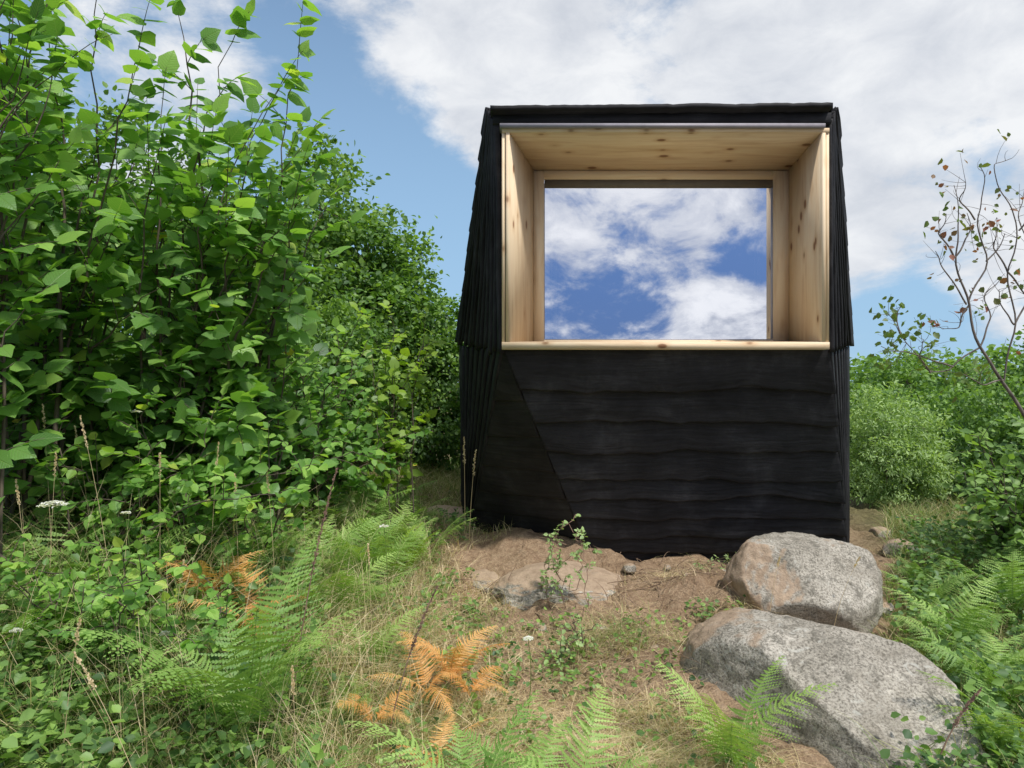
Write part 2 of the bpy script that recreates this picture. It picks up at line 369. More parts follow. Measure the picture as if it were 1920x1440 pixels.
xl=P(919,200,4.6)[0]; xr=P(1562,200,4.6)[0]; zt=P(920,203,4.66)[2]-.008
sg=60; V=[];Fs=[];uv=[]
for k in range(sg+1):
    s=k/sg; x=xl*(1-s)+xr*s; w=.008*noise.noise(Vector((s*9,0,1)))+.005*noise.noise(Vector((s*40,0,1)))+.018*s
    for (y,z) in ((4.60,zt-.028+w),(4.60,zt+.004+w),(4.8,zt+.02+w),(8.7,3.12),(8.7,3.0),(4.8,zt-.045+w)):
        V.append((x if y<8 else x*.9+.15,y,z)); uv.append((x,y+z))
for k in range(sg):
    i=k*6
    for q in range(6): Fs.append((i+q,i+(q+1)%6,i+6+(q+1)%6,i+6+q))
Fs.append((0,5,4,3,2,1)); e=sg*6; Fs.append(tuple(e+q for q in range(6)))
mb.add(V,Fs,uv,.2)
box(mb,(TF[0]-.05,4.665,P(0,231,4.66)[2]),(TRF[0]+.02,4.82,zt-.02))
roof=mb.obj('roof',[M_black],False,CO,cabin)
mb=MB(); q0=P(937,239,4.59); q1=P(1548,231,4.59); box(mb,(q0[0],4.59,q0[2]),(q1[0],4.70,q1[2]))
mb.obj('metal_flashing',[M_metal],False,CO,cabin)
window=bpy.data.objects.new('window',None); COL.objects.link(window); window.parent=cabin
YF=4.62; YI=5.13
def R(u0,v0,u1,v1,d):
    p=P(u0,v0,d); q=P(u1,v1,d); return p[0],q[0],p[2],q[2]
ox0,ox1,oz1,oz0=R(941,241,1554,655,YF)
ix0,ix1,iz1,iz0=R(956,250,1539,641,YF)
jx0,jx1,jz1,jz0=R(1003,322,1476,640,YI)
kx0,kx1,kz1,kz0=R(1020,337,1449,640,YI-.02)
mb=MB()
def panel(pts_in,outdir,mat,th=.03):
    v=np.array(pts_in); w=v+np.array(outdir)*th
    V=np.concatenate([v,w]); mb.add(V,[(0,1,2,3),(7,6,5,4),(0,4,5,1),(1,5,6,2),(2,6,7,3),(3,7,4,0)],V[:,[0,2]],.5,mat)
panel([(ix0,YF+.002,iz0),(ix0,YF+.002,iz1),(jx0,YI,jz1),(jx0,YI,jz0)],(-1,0,0),1)
panel([(ix1,YF+.002,iz1),(ix1,YF+.002,iz0),(jx1,YI,jz0),(jx1,YI,jz1)],(1,0,0),1)
panel([(ix0,YF+.002,iz1),(ix1,YF+.002,iz1),(jx1,YI,jz1),(jx0,YI,jz1)],(0,0,1),0)
panel([(ix1,YF+.002,iz0),(ix0,YF+.002,iz0),(jx0,YI,jz0),(jx1,YI,jz0)],(0,0,-1),0)
g=.002
box(mb,(ox0,YF-.012,oz0),(ox1,YF+.10,iz0-g),0)
box(mb,(ox0,YF-.010,iz1+g),(ox1,YF+.10,oz1),0)
box(mb,(ox0,YF-.004,iz0),(ox0+.020,YF+.10,iz1),1)
box(mb,(ox0+.027,YF-.012,iz0),(ix0-g,YF+.10,iz1),1)
box(mb,(ix1+g,YF-.012,iz0),(ox1-.027,YF+.10,iz1),1)
box(mb,(ox1-.020,YF-.004,iz0),(ox1,YF+.10,iz1),1)
sur=mb.obj('window_surround',[M_px,M_pz],False,CO,window)
mb=MB()
box(mb,(jx0-.01,YI-.03,jz0-.02),(kx0,YI+.045,jz1-.002),1)
box(mb,(kx1,YI-.03,jz0-.02),(jx1+.01,YI+.045,jz1-.002),1)
box(mb,(kx0+.001,YI-.028,kz1),(kx1-.001,YI+.045,jz1+.0),0)
box(mb,(kx0+.001,YI-.028,jz0-.03),(kx1-.001,YI+.045,jz0+.008),0)
mb.obj('frame',[M_px,M_pz],False,CO,window)
mb=MB(); zs=jz0+.009
box(mb,(kx0+.001,YI-.026,zs+.008),(kx0+.006,YI-.0205,kz1-.03)); box(mb,(kx1-.014,YI-.026,zs+.008),(kx1-.001,YI-.0205,kz1-.03)); box(mb,(kx0+.001,YI-.0265,zs),(kx1-.001,YI-.0205,zs+.006))
mb.obj('sash',[M_sash],False,CO,window)
mb=MB(); zb=P(0,354,YI)[2]
box(mb,(kx0+.003,YI-.0275,zb),(kx1-.003,YI-.0215,kz1-.002)); mb.obj('window_blind',[M_blind],False,CO,window)
mb=MB(); mb.add([(kx0,YI-.02,jz0-.02),(kx1,YI-.02,jz0-.02),(kx1,YI-.02,kz1+.02),(kx0,YI-.02,kz1+.02)],[(0,1,2,3)]); mb.obj('pane',[M_glass],False,CO,window)
for xx in (kx0+.06,kx1-.11):
    mb=MB(); box(mb,(xx,YI+.06,jz0),(xx+.008,YI+.08,kz1)); box(mb,(xx+.02,YI+.06,jz0),(xx+.045,YI+.07,kz1)); mb.obj('curtain_edge',[M_inner],False,CO,window)
mb=MB(); y2=5.9
V=[(kx0-.1,YI+.05,jz0-.1),(kx1+.1,YI+.05,jz0-.1),(kx1+.1,YI+.05,kz1+.05),(kx0-.1,YI+.05,kz1+.05),(kx0-.1,y2,jz0-.1),(kx1+.1,y2,jz0-.1),(kx1+.1,y2,kz1-.05),(kx0-.1,y2,kz1-.05)]
mb.add(V,[(4,5,6,7),(0,1,5,4),(1,2,6,5),(2,3,7,6),(3,0,4,7)]); mb.obj('interior_wall',[M_dark],False,CO,window)

# ------------------------------------------------------------ rocks
def rock(name,loc,size,seed,mat,label,rot=0,cuts=9,group=None,sub=5,keep=.72,soft=1.):
    bm=bmesh.new(); bmesh.ops.create_icosphere(bm,subdivisions=sub,radius=1)
    r=np.random.default_rng(seed); pl=[(nrm(r.normal(size=3)*np.array([1,1,.8])),r.uniform(keep,.95)) for _ in range(cuts)]
    S=np.array(size); Rm=Matrix.Rotation(rot,3,'Z')
    for v in bm.verts:
        c=np.array(v.co)
        for n,dd in pl:
            e=c@n-dd
            if e>0: c=c-n*e*.95
        cv=Vector(c); k=1+soft*(.11*noise.noise(cv*1.4+Vector((seed,0,0)))+.045*noise.noise(cv*4+Vector((0,seed,0))))+.02*noise.noise(cv*11)+.010*noise.noise(cv*26)
        v.co=Rm@Vector(c*k*S)
    me=bpy.data.meshes.new(name); bm.to_mesh(me); bm.free(); me.materials.append(mat)
    me.polygons.foreach_set('use_smooth',np.ones(len(me.polygons),bool))
    ob=bpy.data.objects.new(name,me); COL.objects.link(ob); ob.location=loc
    return tag(ob,label,'rock',group)
rocks_xy=[]
def rk(u,v,d,size,seed,mat,label,rot=0,**k):
    p=P(u,v,d); m=(size[0]+size[1])/2 if size[0]>.7 else 0
    rocks_xy.append((p[0],p[1],(m or size[0])*.85,(m or size[1])*.85)); return rock('boulder' if size[0]>.3 else 'stone',p,size,seed,mat,label,rot,**k)
rk(1530,1362,3.35,(.88,.56,.54),3,M_rockt,'long pale granite boulder with lichen half sunk in dry grass',-1.05,sub=6,cuts=16,keep=.70,soft=.6)
rk(1502,1132,4.35,(.55,.42,.53),8,M_rock,'upright granite boulder, brown soil on one side, lichen grey on other',.2,sub=6,cuts=18,keep=.66,soft=.5)
rk(1055,1108,4.75,(.50,.40,.19),14,M_rocks,'low pale rock half buried in brown soil below the cabin',.3,cuts=12,keep=.68,sub=6)
rk(925,1090,5.0,(.30,.30,.11),17,M_rocks,'low brown outcrop almost covered by soil',1.2,cuts=12,keep=.68)
rk(838,975,6.4,(.36,.3,.13),21,M_rocks,'small brown rock beside the cabin corner')
rk(1625,1105,5.3,(.26,.25,.15),31,M_rocks,'pale broken stone beside the cabin corner',cuts=14,keep=.6)
G='loose stones around the cabin base'
for i,(u,v,d,s) in enumerate([(1690,1090,5.6,.16),(1650,1065,6.2,.14),(1590,1075,5.6,.12),(1600,1135,5.0,.10),(1725,1075,6.0,.13),(1290,1140,4.6,.05),(1180,1110,4.9,.06),(1350,1100,4.9,.06),(1655,1165,4.4,.09),(1130,1200,4.0,.05),(1230,1240,3.8,.035),(1250,1100,5.0,.04),(1010,1180,4.1,.05)]):
    x=(u-960)/F*d; z=float(H(x,d)); ob=rock('stone',(x,d,z+s*.1),(s,s*.8,s*.6),50+i,M_rocks,'small soil covered stone on bare ground',i,group=G,sub=4,cuts=12,keep=.6); rocks_xy.append((x,d,s,s))
def blocked(x,y):
    m=np.zeros(len(x),bool)
    for (a,b,ra,rb) in rocks_xy: m|=((x-a)/ra)**2+((y-b)/rb)**2<1
    m|=(x>np.interp(y,[5.2,6.0,8.5],[.65,-.38,-.2]))&(x<np.interp(y,[5.2,8.5],[2.72,3.1]))&(y>5.25)&(y<8.7)
    return m

# ------------------------------------------------------------ trees
def crown_tree(blobs,base,nclus,perc,leaf,tmpl,seed,trunk_r=.07,crad=.28,shellf=.55):
    r=np.random.default_rng(seed); wood=MB(); lv=MB()
    blobs=[(np.array(c,float),np.array(s,float)) for c,s in blobs]
    vol=np.array([np.prod(s)**(2/3) for c,s in blobs]); pr=vol/vol.sum()
    top=max(c[2] for c,s in blobs)
    tp=[np.array([.05*math.sin(i*1.3),.05*math.cos(i*1.7),top*.8*i/7]) for i in range(8)]
    tube(wood,tp,trunk_r,trunk_r*.35,8)
    for c,s in blobs:
        a=tp[int(r.integers(2,6))]; m=(a+c)/2+np.array([0,0,.15])+r.normal(size=3)*.08
        tt=np.linspace(0,1,8)[:,None]; pts=(1-tt)**2*a+2*tt*(1-tt)*m+tt**2*c; tube(wood,pts,trunk_r*.4,trunk_r*.12,5)
        for _ in range(5):
            e=c+nrm(r.normal(size=3))*s*.85; pp=(1-tt)*c+tt*e+np.sin(tt*3)*r.normal(size=3)*.08; tube(wood,pp,trunk_r*.13,.004,3)
    ci=r.choice(len(blobs),nclus,p=pr)
    dirs=nrm(r.normal(size=(nclus,3))); rad=r.uniform(shellf,1.08,nclus)**.8
    cc=np.array([blobs[i][0] for i in ci])+dirs*rad[:,None]*np.array([blobs[i][1] for i in ci])
    cr=r.uniform(.6,1.25,nclus)*crad; ct=r.uniform(-.2,.2,nclus)
    n=nclus*perc; idx=np.repeat(np.arange(nclus),perc)
    off=r.normal(size=(n,3))*.5*np.array([1,1,.6]); loc=cc[idx]+off*cr[idx][:,None]
    outd=nrm(dirs[idx]+off*.8)
    d=nrm(outd*.7+r.normal(size=(n,3))*.7+np.array([0,0,-.25])); u=nrm(r.normal(size=(n,3))*.55+outd*.5+np.array([0,0,.8]))
    z0=loc[:,2].min(); z1=loc[:,2].max()
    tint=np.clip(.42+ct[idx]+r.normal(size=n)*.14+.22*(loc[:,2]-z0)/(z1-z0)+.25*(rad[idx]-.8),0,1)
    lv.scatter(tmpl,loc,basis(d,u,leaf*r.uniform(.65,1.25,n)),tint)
    return wood,lv
def make_type(blobs,nclus,perc,leaf,tmpl,seed,lm,tr=.07,crad=.28,shellf=.55):
    w,l=crown_tree(blobs,None,nclus,perc,leaf,tmpl,seed,tr,crad,shellf)
    return w.mesh('trunk',[M_bark],True),l.mesh('crown',[lm])
def put_tree(meshes,name,loc,scale,rot,label,cat,group=None):
    e=empty(name,loc,label,cat,group); e.scale=scale if hasattr(scale,'__len__') else (scale,)*3; e.rotation_euler=(0,0,rot)
    for nme,me in zip(('trunk','crown'),meshes):
        o=bpy.data.objects.new(nme,me); COL.objects.link(o); o.parent=e
    return e
bA=[((0,0,3.6),(.9,.9,1.0)),((-.9,.2,2.8),(.9,.9,.9)),((.9,-.1,2.7),(.9,.9,.9)),((.2,.5,4.4),(.55,.55,.75)),((0,-.6,2.0),(1.3,1,.9)),((.3,-.2,1.1),(1.4,1.1,.8))]
bB=[((0,0,4.1),(.6,.6,1.1)),((-.6,.1,3.0),(.8,.8,.8)),((.7,.3,3.3),(.7,.7,.8)),((.2,-.4,2.2),(1.2,1,.9)),((-.4,.2,1.2),(1.3,1.1,.8))]
bC=[((0,0,2.6),(1.2,1.2,.9)),((-1.1,.3,2.0),(.9,.9,.8)),((1.2,0,1.8),(.9,1,.8)),((0,-.4,1.1),(1.6,1.3,.9))]
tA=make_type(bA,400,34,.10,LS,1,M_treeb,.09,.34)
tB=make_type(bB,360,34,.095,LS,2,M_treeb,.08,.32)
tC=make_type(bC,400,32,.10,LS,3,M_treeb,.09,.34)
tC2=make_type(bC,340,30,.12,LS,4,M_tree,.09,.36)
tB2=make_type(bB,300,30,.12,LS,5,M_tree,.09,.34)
tW=make_type([((0,0,.95),(.55,.5,.55)),((-.2,-.1,.55),(.6,.5,.45)),((.25,0,.5),(.5,.5,.45))],420,40,.055,LN,4,M_grey,.03,.13,.35)
def at(u,d): x=(u-960)/F*d; return Pg(x,d)
GL='broadleaf trees beside the cabin'
def tree_to(meshes,u,vtop,d,hmodel,wide,rot,label,group):
    b=at(u,d)-np.array([0,0,.1]); zt_=CZ+(720-vtop)/F*d; s=(zt_-b[2])/hmodel
    return put_tree(meshes,'tree',b,(s*wide,s*wide,s),rot,label,'tree',group)
L1='dense green broadleaf tree on the slope'
tree_to(tB,600,255,8.6,5.2,1.05,.4,L1,GL)
tree_to(tA,690,315,9.6,5.2,.95,2.0,L1,GL)
tree_to(tB,760,430,9.2,5.2,1.1,3.0,L1,GL)
tree_to(tC,805,600,8.8,3.6,.9,1.0,'low dense green tree next to the cabin',GL)
tree_to(tA,500,340,7.6,5.2,1.0,4.2,L1,GL)
tree_to(tC,620,560,6.9,3.6,.9,5.1,'low dense green tree on the slope',GL)
tree_to(tA,380,260,7.2,5.2,.85,.9,L1,GL)
tree_to(tC,480,560,6.0,3.6,.85,2.7,'low dense green tree on the slope',GL)
tree_to(tB,220,190,6.4,5.2,1.0,1.7,L1,GL)
tree_to(tA,60,160,6.0,5.2,.9,3.6,L1,GL)
tree_to(tC,250,560,5.4,3.6,.85,.2,'low dense green tree on the slope',GL)
tree_to(tC,20,520,5.0,3.6,.85,5.6,'low dense green tree on the slope',GL)
GR='distant green trees beyond the clearing'
for i,(m,u,v,d,h,w) in enumerate([(tC2,1640,670,17,3.6,1.1),(tC2,1760,655,16,3.6,1.2),(tB2,1700,650,13,5.2,1.2),(tC2,1860,650,15,3.6,1.3),(tC2,1590,665,19,3.6,1.2),(tB2,1960,600,12,5.2,1.2),
        (tC2,1800,720,10.5,3.6,1.),(tC2,1900,700,8.6,3.6,.9),(tC2,1640,720,12,3.6,1.),(tB2,1820,670,12.5,5.2,1.),(tC2,900,800,13,3.6,1),(tC2,1740,820,10.8,3.6,.8),(tC2,2080,700,9,3.6,1.2)]):
    tree_to(m,u,v,d,h,w,i*1.1,'green broadleaf tree further down the slope',GR)
b=at(1672,8.4); put_tree(tW,'shrub',b-np.array([0,0,.05]),(1.0,.95,1.08),.3,'rounded fresh green willow shrub at the clearing edge','shrub')

# ------------------------------------------------------------ detailed shrubs
def bez(a,m,b,n=12):
    t=np.linspace(0,1,n)[:,None]; return (1-t)**2*a+2*t*(1-t)*m+t**2*b
def shrub(name,bases,tips,seed,leafm,tmpl,lsize,label,cat,ntw=8,nlf=8,tlen=.42,stem_r=.014,tstart=.22,bark=None,group=None,tintb=.45):
    r=np.random.default_rng(seed); wood=MB(); loc=[];dr=[];upv=[];tn=[]
    for tip in tips:
        tip=np.array(tip); b=bases[int(r.integers(len(bases)))]+r.normal(size=3)*np.array([.12,.12,0]); b[2]-=.05
        m=b*.45+tip*.55+np.array([0,0,.28*np.linalg.norm(tip-b)])*.6; m[:2]=b[:2]*.6+tip[:2]*.4+r.normal(size=2)*.1
        pts=bez(b,m,tip,16); pts[1:-1]+=r.normal(size=(14,3))*.012
        tube(wood,pts,stem_r*r.uniform(.6,1.1),.002,5)
        tan=nrm(np.gradient(pts,axis=0)); st=r.uniform(-.16,.16)
        for k in range(ntw+1):
            t=tstart+(1-tstart)*(k+r.uniform(-.3,.3))/ntw; t=min(max(t,0),1); i=int(t*15)
            if k==ntw: dvec=tan[-1]; i=15
            else:
                an=k*2.4+r.uniform(-.5,.5); sd=nrm(np.cross(tan[i],[math.cos(an),math.sin(an),.1])); dvec=nrm(sd+tan[i]*.55+np.array([0,0,.2]))
            L=tlen*(1-.35*t)*r.uniform(.6,1.2); e=pts[i]+dvec*L; tw=bez(pts[i],pts[i]+dvec*L*.5+np.array([0,0,.05]),e,6)
            tube(wood,tw,.003,.001,3)
            for q in range(nlf):
                s=(q+.6)/nlf; p=tw[0]*(1-s)+tw[-1]*s; p=p+ (tw[min(int(s*5),5)]-p)*.8
                sg=1 if q%2 else -1; side=nrm(np.cross(dvec,[0,0,1.])+1e-3)*sg
                dd=side*1.0+dvec*.6+r.normal(size=3)*.35+np.array([0,0,-.3])
                if q==nlf-1: dd=dvec+r.normal(size=3)*.3
                loc.append(p); dr.append(dd); upv.append(np.array([0,0,1.])+r.normal(size=3)*.45+np.array([.15,-.6,0])); tn.append(tintb+st+r.normal()*.16)
    loc=np.array(loc); n=len(loc)
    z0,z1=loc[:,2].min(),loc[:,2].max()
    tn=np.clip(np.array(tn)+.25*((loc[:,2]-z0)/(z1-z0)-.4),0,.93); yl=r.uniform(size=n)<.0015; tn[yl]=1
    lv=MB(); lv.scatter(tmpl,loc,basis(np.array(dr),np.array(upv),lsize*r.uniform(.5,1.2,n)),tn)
    o=np.mean(bases,axis=0); e=empty(name,o,label,cat,group)
    wood.obj('branches',[bark or M_bark],True,o,e); lv.obj('leaves',[leafm],True,o,e)
    return e
def region(n,u0,u1,top,bot,d0,d1,seed):
    r=np.random.default_rng(seed); out=[]
    while len(out)<n:
        u=r.uniform(u0,u1); v=r.uniform(-80,bot)
        if v<np.interp(u,*top)+10: continue
        out.append(P(u,v,r.uniform(d0,d1)))
    return out
top1=([-300,0,100,180,250,330,430,500,560,600,640],[-120,-60,-30,20,140,130,190,240,250,400,530])
GH='hazel shrubs crowding the slope'
LH='tall hazel shrub with broad serrated green leaves'
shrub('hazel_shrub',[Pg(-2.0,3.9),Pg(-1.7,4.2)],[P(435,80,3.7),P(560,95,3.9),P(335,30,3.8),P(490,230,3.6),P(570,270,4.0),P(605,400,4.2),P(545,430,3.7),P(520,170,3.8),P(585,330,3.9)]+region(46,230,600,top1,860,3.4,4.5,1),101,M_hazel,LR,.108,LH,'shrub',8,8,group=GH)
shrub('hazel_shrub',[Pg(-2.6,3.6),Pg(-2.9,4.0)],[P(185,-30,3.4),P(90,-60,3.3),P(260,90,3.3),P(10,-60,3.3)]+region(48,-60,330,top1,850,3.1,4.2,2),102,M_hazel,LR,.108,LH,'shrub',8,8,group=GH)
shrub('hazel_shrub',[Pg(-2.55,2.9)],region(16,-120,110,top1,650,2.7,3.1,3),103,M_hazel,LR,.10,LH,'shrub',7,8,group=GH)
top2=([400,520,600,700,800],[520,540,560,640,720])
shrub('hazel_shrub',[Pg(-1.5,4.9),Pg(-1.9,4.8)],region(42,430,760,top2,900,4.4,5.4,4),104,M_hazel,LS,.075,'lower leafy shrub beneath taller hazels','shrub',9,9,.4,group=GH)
low=([-100,0,200,400,600,750],[780,760,740,760,820,860])
shrub('bramble_shrub',[at(150,3.5),at(330,3.6),at(480,4.0)],region(36,-50,600,low,960,3.0,4.2,14),114,M_hazel,LS,.07,'low leafy undergrowth shrub at the hedge foot','shrub',7,9,.3,.006,.1,tintb=.5)
low2=([-100,0,200,400,600],[960,980,1020,1060,1100])
shrub('bramble_shrub',[at(60,2.8),at(200,2.9),at(330,3.0)],region(24,-50,420,low2,1330,2.4,3.1,15),115,M_hazel,LS,.05,'low bramble patch in the wild grass','shrub',7,8,.2,.004,.1,tintb=.55)
shrub('sapling',[at(735,5.2)],[P(735,600,5.2),P(795,630,5.2),P(690,610,5.3),P(775,690,5.1),P(700,690,5.2),P(740,740,5.1),P(800,660,5.4)],105,M_lime,LR,.085,'bright lime green sapling in front of darker trees','sapling',6,6,.3,.008)
shrub('shrub',[at(1900,5.4),at(1960,5.0)],region(36,1790,2050,([1700,1790,1850,1920,2060],[940,820,740,650,600]),1080,4.6,6.0,6),106,M_tree,LS,.075,'leafy green shrub at the clearing edge','shrub',8,9,.4,tintb=.75)
shrub('weed',[at(1065,4.35)],[P(1060,985,4.3),P(1085,1005,4.3),P(1040,1010,4.3),P(1110,1035,4.3),P(1035,1045,4.25),P(1075,975,4.3)],107,M_grey,LS,.03,'small pale green leafy weed growing on soil','plant',6,7,.09,.0025,bark=M_stalk)
shrub('weed',[at(1335,5.0)],[P(1310,1060,4.95),P(1345,1050,4.95),P(1370,1065,4.95)],108,M_grey,LN,.035,'small low weed by the cabin wall','plant',5,5,.08,.002)
shrub('weed',[at(1080,3.7)],[P(1085,1160,3.6),P(1060,1180,3.6),P(1110,1180,3.6),P(1075,1205,3.6)],109,M_grey,LS,.03,'small pale green leafy weed in dry grass','plant',4,5,.07,.002)

# bare shrub on the edge
wood=MB(); lv=MB(); r=np.random.default_rng(77)
PL=[[(1990,930),(1935,800),(1880,715),(1835,650),(1815,570),(1790,480),(1800,420),(1790,350)],
 [(1835,650),(1785,690),(1742,700),(1700,640),(1665,592)],[(1880,715),(1905,610),(1888,510),(1912,430),(1882,365),(1858,312),(1892,296)],
 [(1815,570),(1852,490),(1830,410),(1848,350),(1838,305)],[(1905,610),(1945,520),(1925,450),(1908,400),(1925,350)],
 [(1815,570),(1772,510),(1752,468)],[(1790,480),(1760,440),(1775,400)],[(1888,510),(1862,460),(1872,410)],[(1742,700),(1722,660),(1735,640)],
 [(1880,715),(1840,720),(1800,700)],[(1935,800),(1960,700),(1950,640)],[(1852,490),(1885,440)],[(1912,430),(1935,390),(1930,330)],[(1835,650),(1860,600),(1845,560),(1875,520)],[(1815,570),(1800,610),(1770,620)],
 [(1785,690),(1740,670),(1690,660),(1655,650)],[(1700,640),(1680,610),(1690,570)],[(1905,610),(1880,580),(1870,540)],[(1830,410),(1800,380),(1810,340)],[(1790,480),(1820,440),(1815,400)],[(1888,510),(1930,560),(1960,540)]]
loc=[];tn=[]; green=(1,8,9,15,16)
for k,pl in enumerate(PL):
    a=np.array(pl,float); n=len(a)*5; s=np.linspace(0,len(a)-1,n); 
    us=np.interp(s,range(len(a)),a[:,0])+np.sin(s*5+k)*3; vs=np.interp(s,range(len(a)),a[:,1])+np.cos(s*4+k)*3
    ker=np.ones(3)/3; us[1:-1]=np.convolve(us,ker,'valid'); vs[1:-1]=np.convolve(vs,ker,'valid')
    pts=np.array([P(u,v,4.3+.12*math.sin(k*2.)*q/n+.0) for q,(u,v) in enumerate(zip(us,vs))])
    tube(wood,pts,(.014 if k==0 else .006),.002,5)
    for q in range(8):
        i=int(r.integers(n//3,n)); e=pts[i]+nrm(r.normal(size=3)+[0,0,.6])*r.uniform(.06,.2); tube(wood,bez(pts[i],(pts[i]+e)/2+r.normal(size=3)*.02,e,5),.0018,.0008,3)
        nl_=(5 if q<6 else 0) if k in green else (3 if q<4 else 0)
        for _ in range(nl_): loc.append(pts[i]*.35+e*.65+r.normal(size=3)*.035 if k in green else e+r.normal(size=3)*.025); tn.append(.1 if k in green+(0,) else r.choice([.3,.5,.95]))
loc=np.array(loc); n=len(loc)
lv.scatter(LS,loc,basis(r.normal(size=(n,3)),r.normal(size=(n,3))+[0,-.6,.8],.048*r.uniform(.5,1.2,n)),np.clip(np.array(tn)+r.normal(size=n)*.15,0,1))
o=at(1985,4.3); e=empty('bare_shrub',o,'sparse shrub with twisting grey branches and few reddish leaves','shrub'); 
tube(wood,[o-[0,0,.1],P(1990,930,4.3)],.02,.014,6)
wood.obj('branches',[M_bare],True,o,e); lv.obj('leaves',[M_red],False,o,e)

# ------------------------------------------------------------ ferns
def fern_mesh(seed,nf=7,L=.6,spread=1.,mat=M_fern,droop=.9,name='fern'):
    r=np.random.default_rng(seed); mb=MB()
    for f_ in range(nf):
        az=f_/nf*2*math.pi+r.uniform(-.4,.4); l=L*r.uniform(.7,1.15); o=np.array([math.cos(az),math.sin(az),0]); sd=np.array([-math.sin(az),math.cos(az),0])
        lean=r.uniform(.25,.7)*spread; S=np.linspace(0,1,30); th=math.pi/2-lean-droop*S**1.3*r.uniform(.9,1.5)
        step=l/29; pr=np.concatenate([[0],np.cumsum(np.cos(th[:-1])*step)]); pz=np.concatenate([[0],np.cumsum(np.sin(th[:-1])*step)])
        sway=r.normal()*.14*l; pts=o[None]*pr[:,None]+np.array([0,0,1])*pz[:,None]+sd[None]*(sway*S**2)[:,None]
        roll=r.normal()*.35; sd=nrm(sd+np.array([0,0,roll]))
        tube(mb,pts,.003,.001,3,0,.8)
        tn=r.uniform(.25,.8); V=[];A=[]
        np_=28
        for k in range(np_):
            s=.12+.87*k/(np_-1); i=s*29; i0=min(int(i),28); p=pts[i0]*(1-(i-i0))+pts[i0+1]*(i-i0); t=nrm(pts[i0+1]-pts[i0]); nz=nrm(np.cross(sd,t))
            if nz[2]<0: nz=-nz
            pl=l*.235*((s-.06)/.34)**.6*(1.02-s)**.85*1.55+.006 if s<.4 else l*.235*(1.02-s)**.85*1.55+.006
            w=l*.0205*(1-.35*s)
            for g in (-1,1):
                pl2=pl*r.uniform(.88,1.08)
                d=nrm(sd*g+t*(.25+.55*s)-np.array([0,0,.2+.1*r.normal()])+r.normal(size=3)*.11); nn=max(4,int(14*pl/(l*.25)))
                q=(np.arange(nn)+.5)/nn; c=p[None]+d[None]*(q*pl2)[:,None]-nz[None]*(q*q*pl*.28)[:,None]+t[None]*(q*q*pl*.15)[:,None]
                ww=w*(1-q**1.3*.88)*r.uniform(.75,1.15,nn)
                for h in (-1,1):
                    e=nrm(t*h+d*.55+nz*.1)
                    hw=pl2/nn*.58
                    a0=c-d*hw; a1=c+d*hw; tipp=c+e*(ww)[:,None]; b1=tipp+d*hw*.45; b0=tipp-d*hw*.3
                    V.append(np.stack([a0,a1,b1,b0],1).reshape(-1,3)); A.append(np.full(nn*4,np.clip(tn+.2*(s-.5)+r.normal()*.08,0,1)))
        V=np.concatenate(V); A=np.concatenate(A); n=len(V)//4; AA=np.zeros((len(V),3)); AA[:,2]=A
        mb.V.append(V); mb.A.append(AA); mb.addf(np.arange(n*4).reshape(-1,4),0); mb.n+=len(V)
    return mb.mesh(name,[mat])
FM=[fern_mesh(1,7,.62,1.0),fern_mesh(2,6,.72,.8),fern_mesh(3,8,.5,1.3),fern_mesh(4,5,.75,.6),fern_mesh(6,9,.72,.75)]
FR=[fern_mesh(11,5,.42,1.1,M_rust,1.0,'dead_fern'),fern_mesh(12,4,.38,1.3,M_rust,1.1,'dead_fern')]
FL=fern_mesh(21,6,.55,.7,M_lime,.8,'lime_fern')
def put(me,name,x,y,s,rot,label,cat,group=None,dz=0,tilt=(0,0)):
    o=bpy.data.objects.new(name,me); COL.objects.link(o); o.location=(x,y,float(H(x,y))+dz); o.scale=(s,s,s); o.rotation_euler=(tilt[0],tilt[1],rot); return tag(o,label,cat,group)
GF='green bracken ferns on the slope'; LF='green bracken fern with arching fronds in grass'
for i,(u,d,s,k,dz) in enumerate([(460,2.5,1.05,4,.16),(540,2.9,.75,0,0),(40,2.7,.9,1,.0),(980,2.35,.95,2,.08),(1080,2.4,.85,0,.05),(880,2.25,.9,0,.08),(560,2.1,.9,2,0.05),(1370,2.85,.85,3,-.0),(1420,2.6,.6,1,-.1),
        (20,2.3,.9,0,0),(250,2.3,.75,2,0),(1790,3.9,.9,0,0),(1850,3.6,.9,2,0),(1830,3.4,.7,1,0),(1880,3.2,.8,0,0),(1850,2.9,.7,2,-.05),(1900,4.4,1,1,0),(1740,4.5,.6,1,0),(1720,4.8,.5,0,0),(1900,2.8,.8,1,-.05),
        (330,3.3,.7,0,0),(200,3.2,.9,1,.05),(30,3.1,1.0,1,.05),(420,3.4,.9,0,.05),(480,3.8,1.0,1,0),(600,4.0,.9,1,0),(640,3.6,.8,0,0),(700,4.2,1.,1,.0),(560,4.6,1.,3,.0),(660,4.9,1.1,1,.0),(740,5.0,.8,0,0),(350,3.8,1.,3,.0),(780,5.6,.7,0,0),(520,3.2,.7,2,0),
        (650,2.9,.6,2,0),(120,2.9,.8,0,.05),(300,2.8,.7,2,0),(700,3.3,.6,0,0)]):
    x=(u-960)/F*d; put(FM[k],'fern',x,d,s,i*1.7+.5,LF,'fern',GF,dz)
r=np.random.default_rng(5)
for i in range(34):
    u=r.uniform(0,800); d=r.uniform(3.2,5.8); x=(u-960)/F*d
    if blocked(np.array([x]),np.array([d]))[0]: continue
    put(FM[int(r.integers(4))],'fern',x,d,r.uniform(.6,1.1),r.uniform(0,6),LF,'fern',GF)
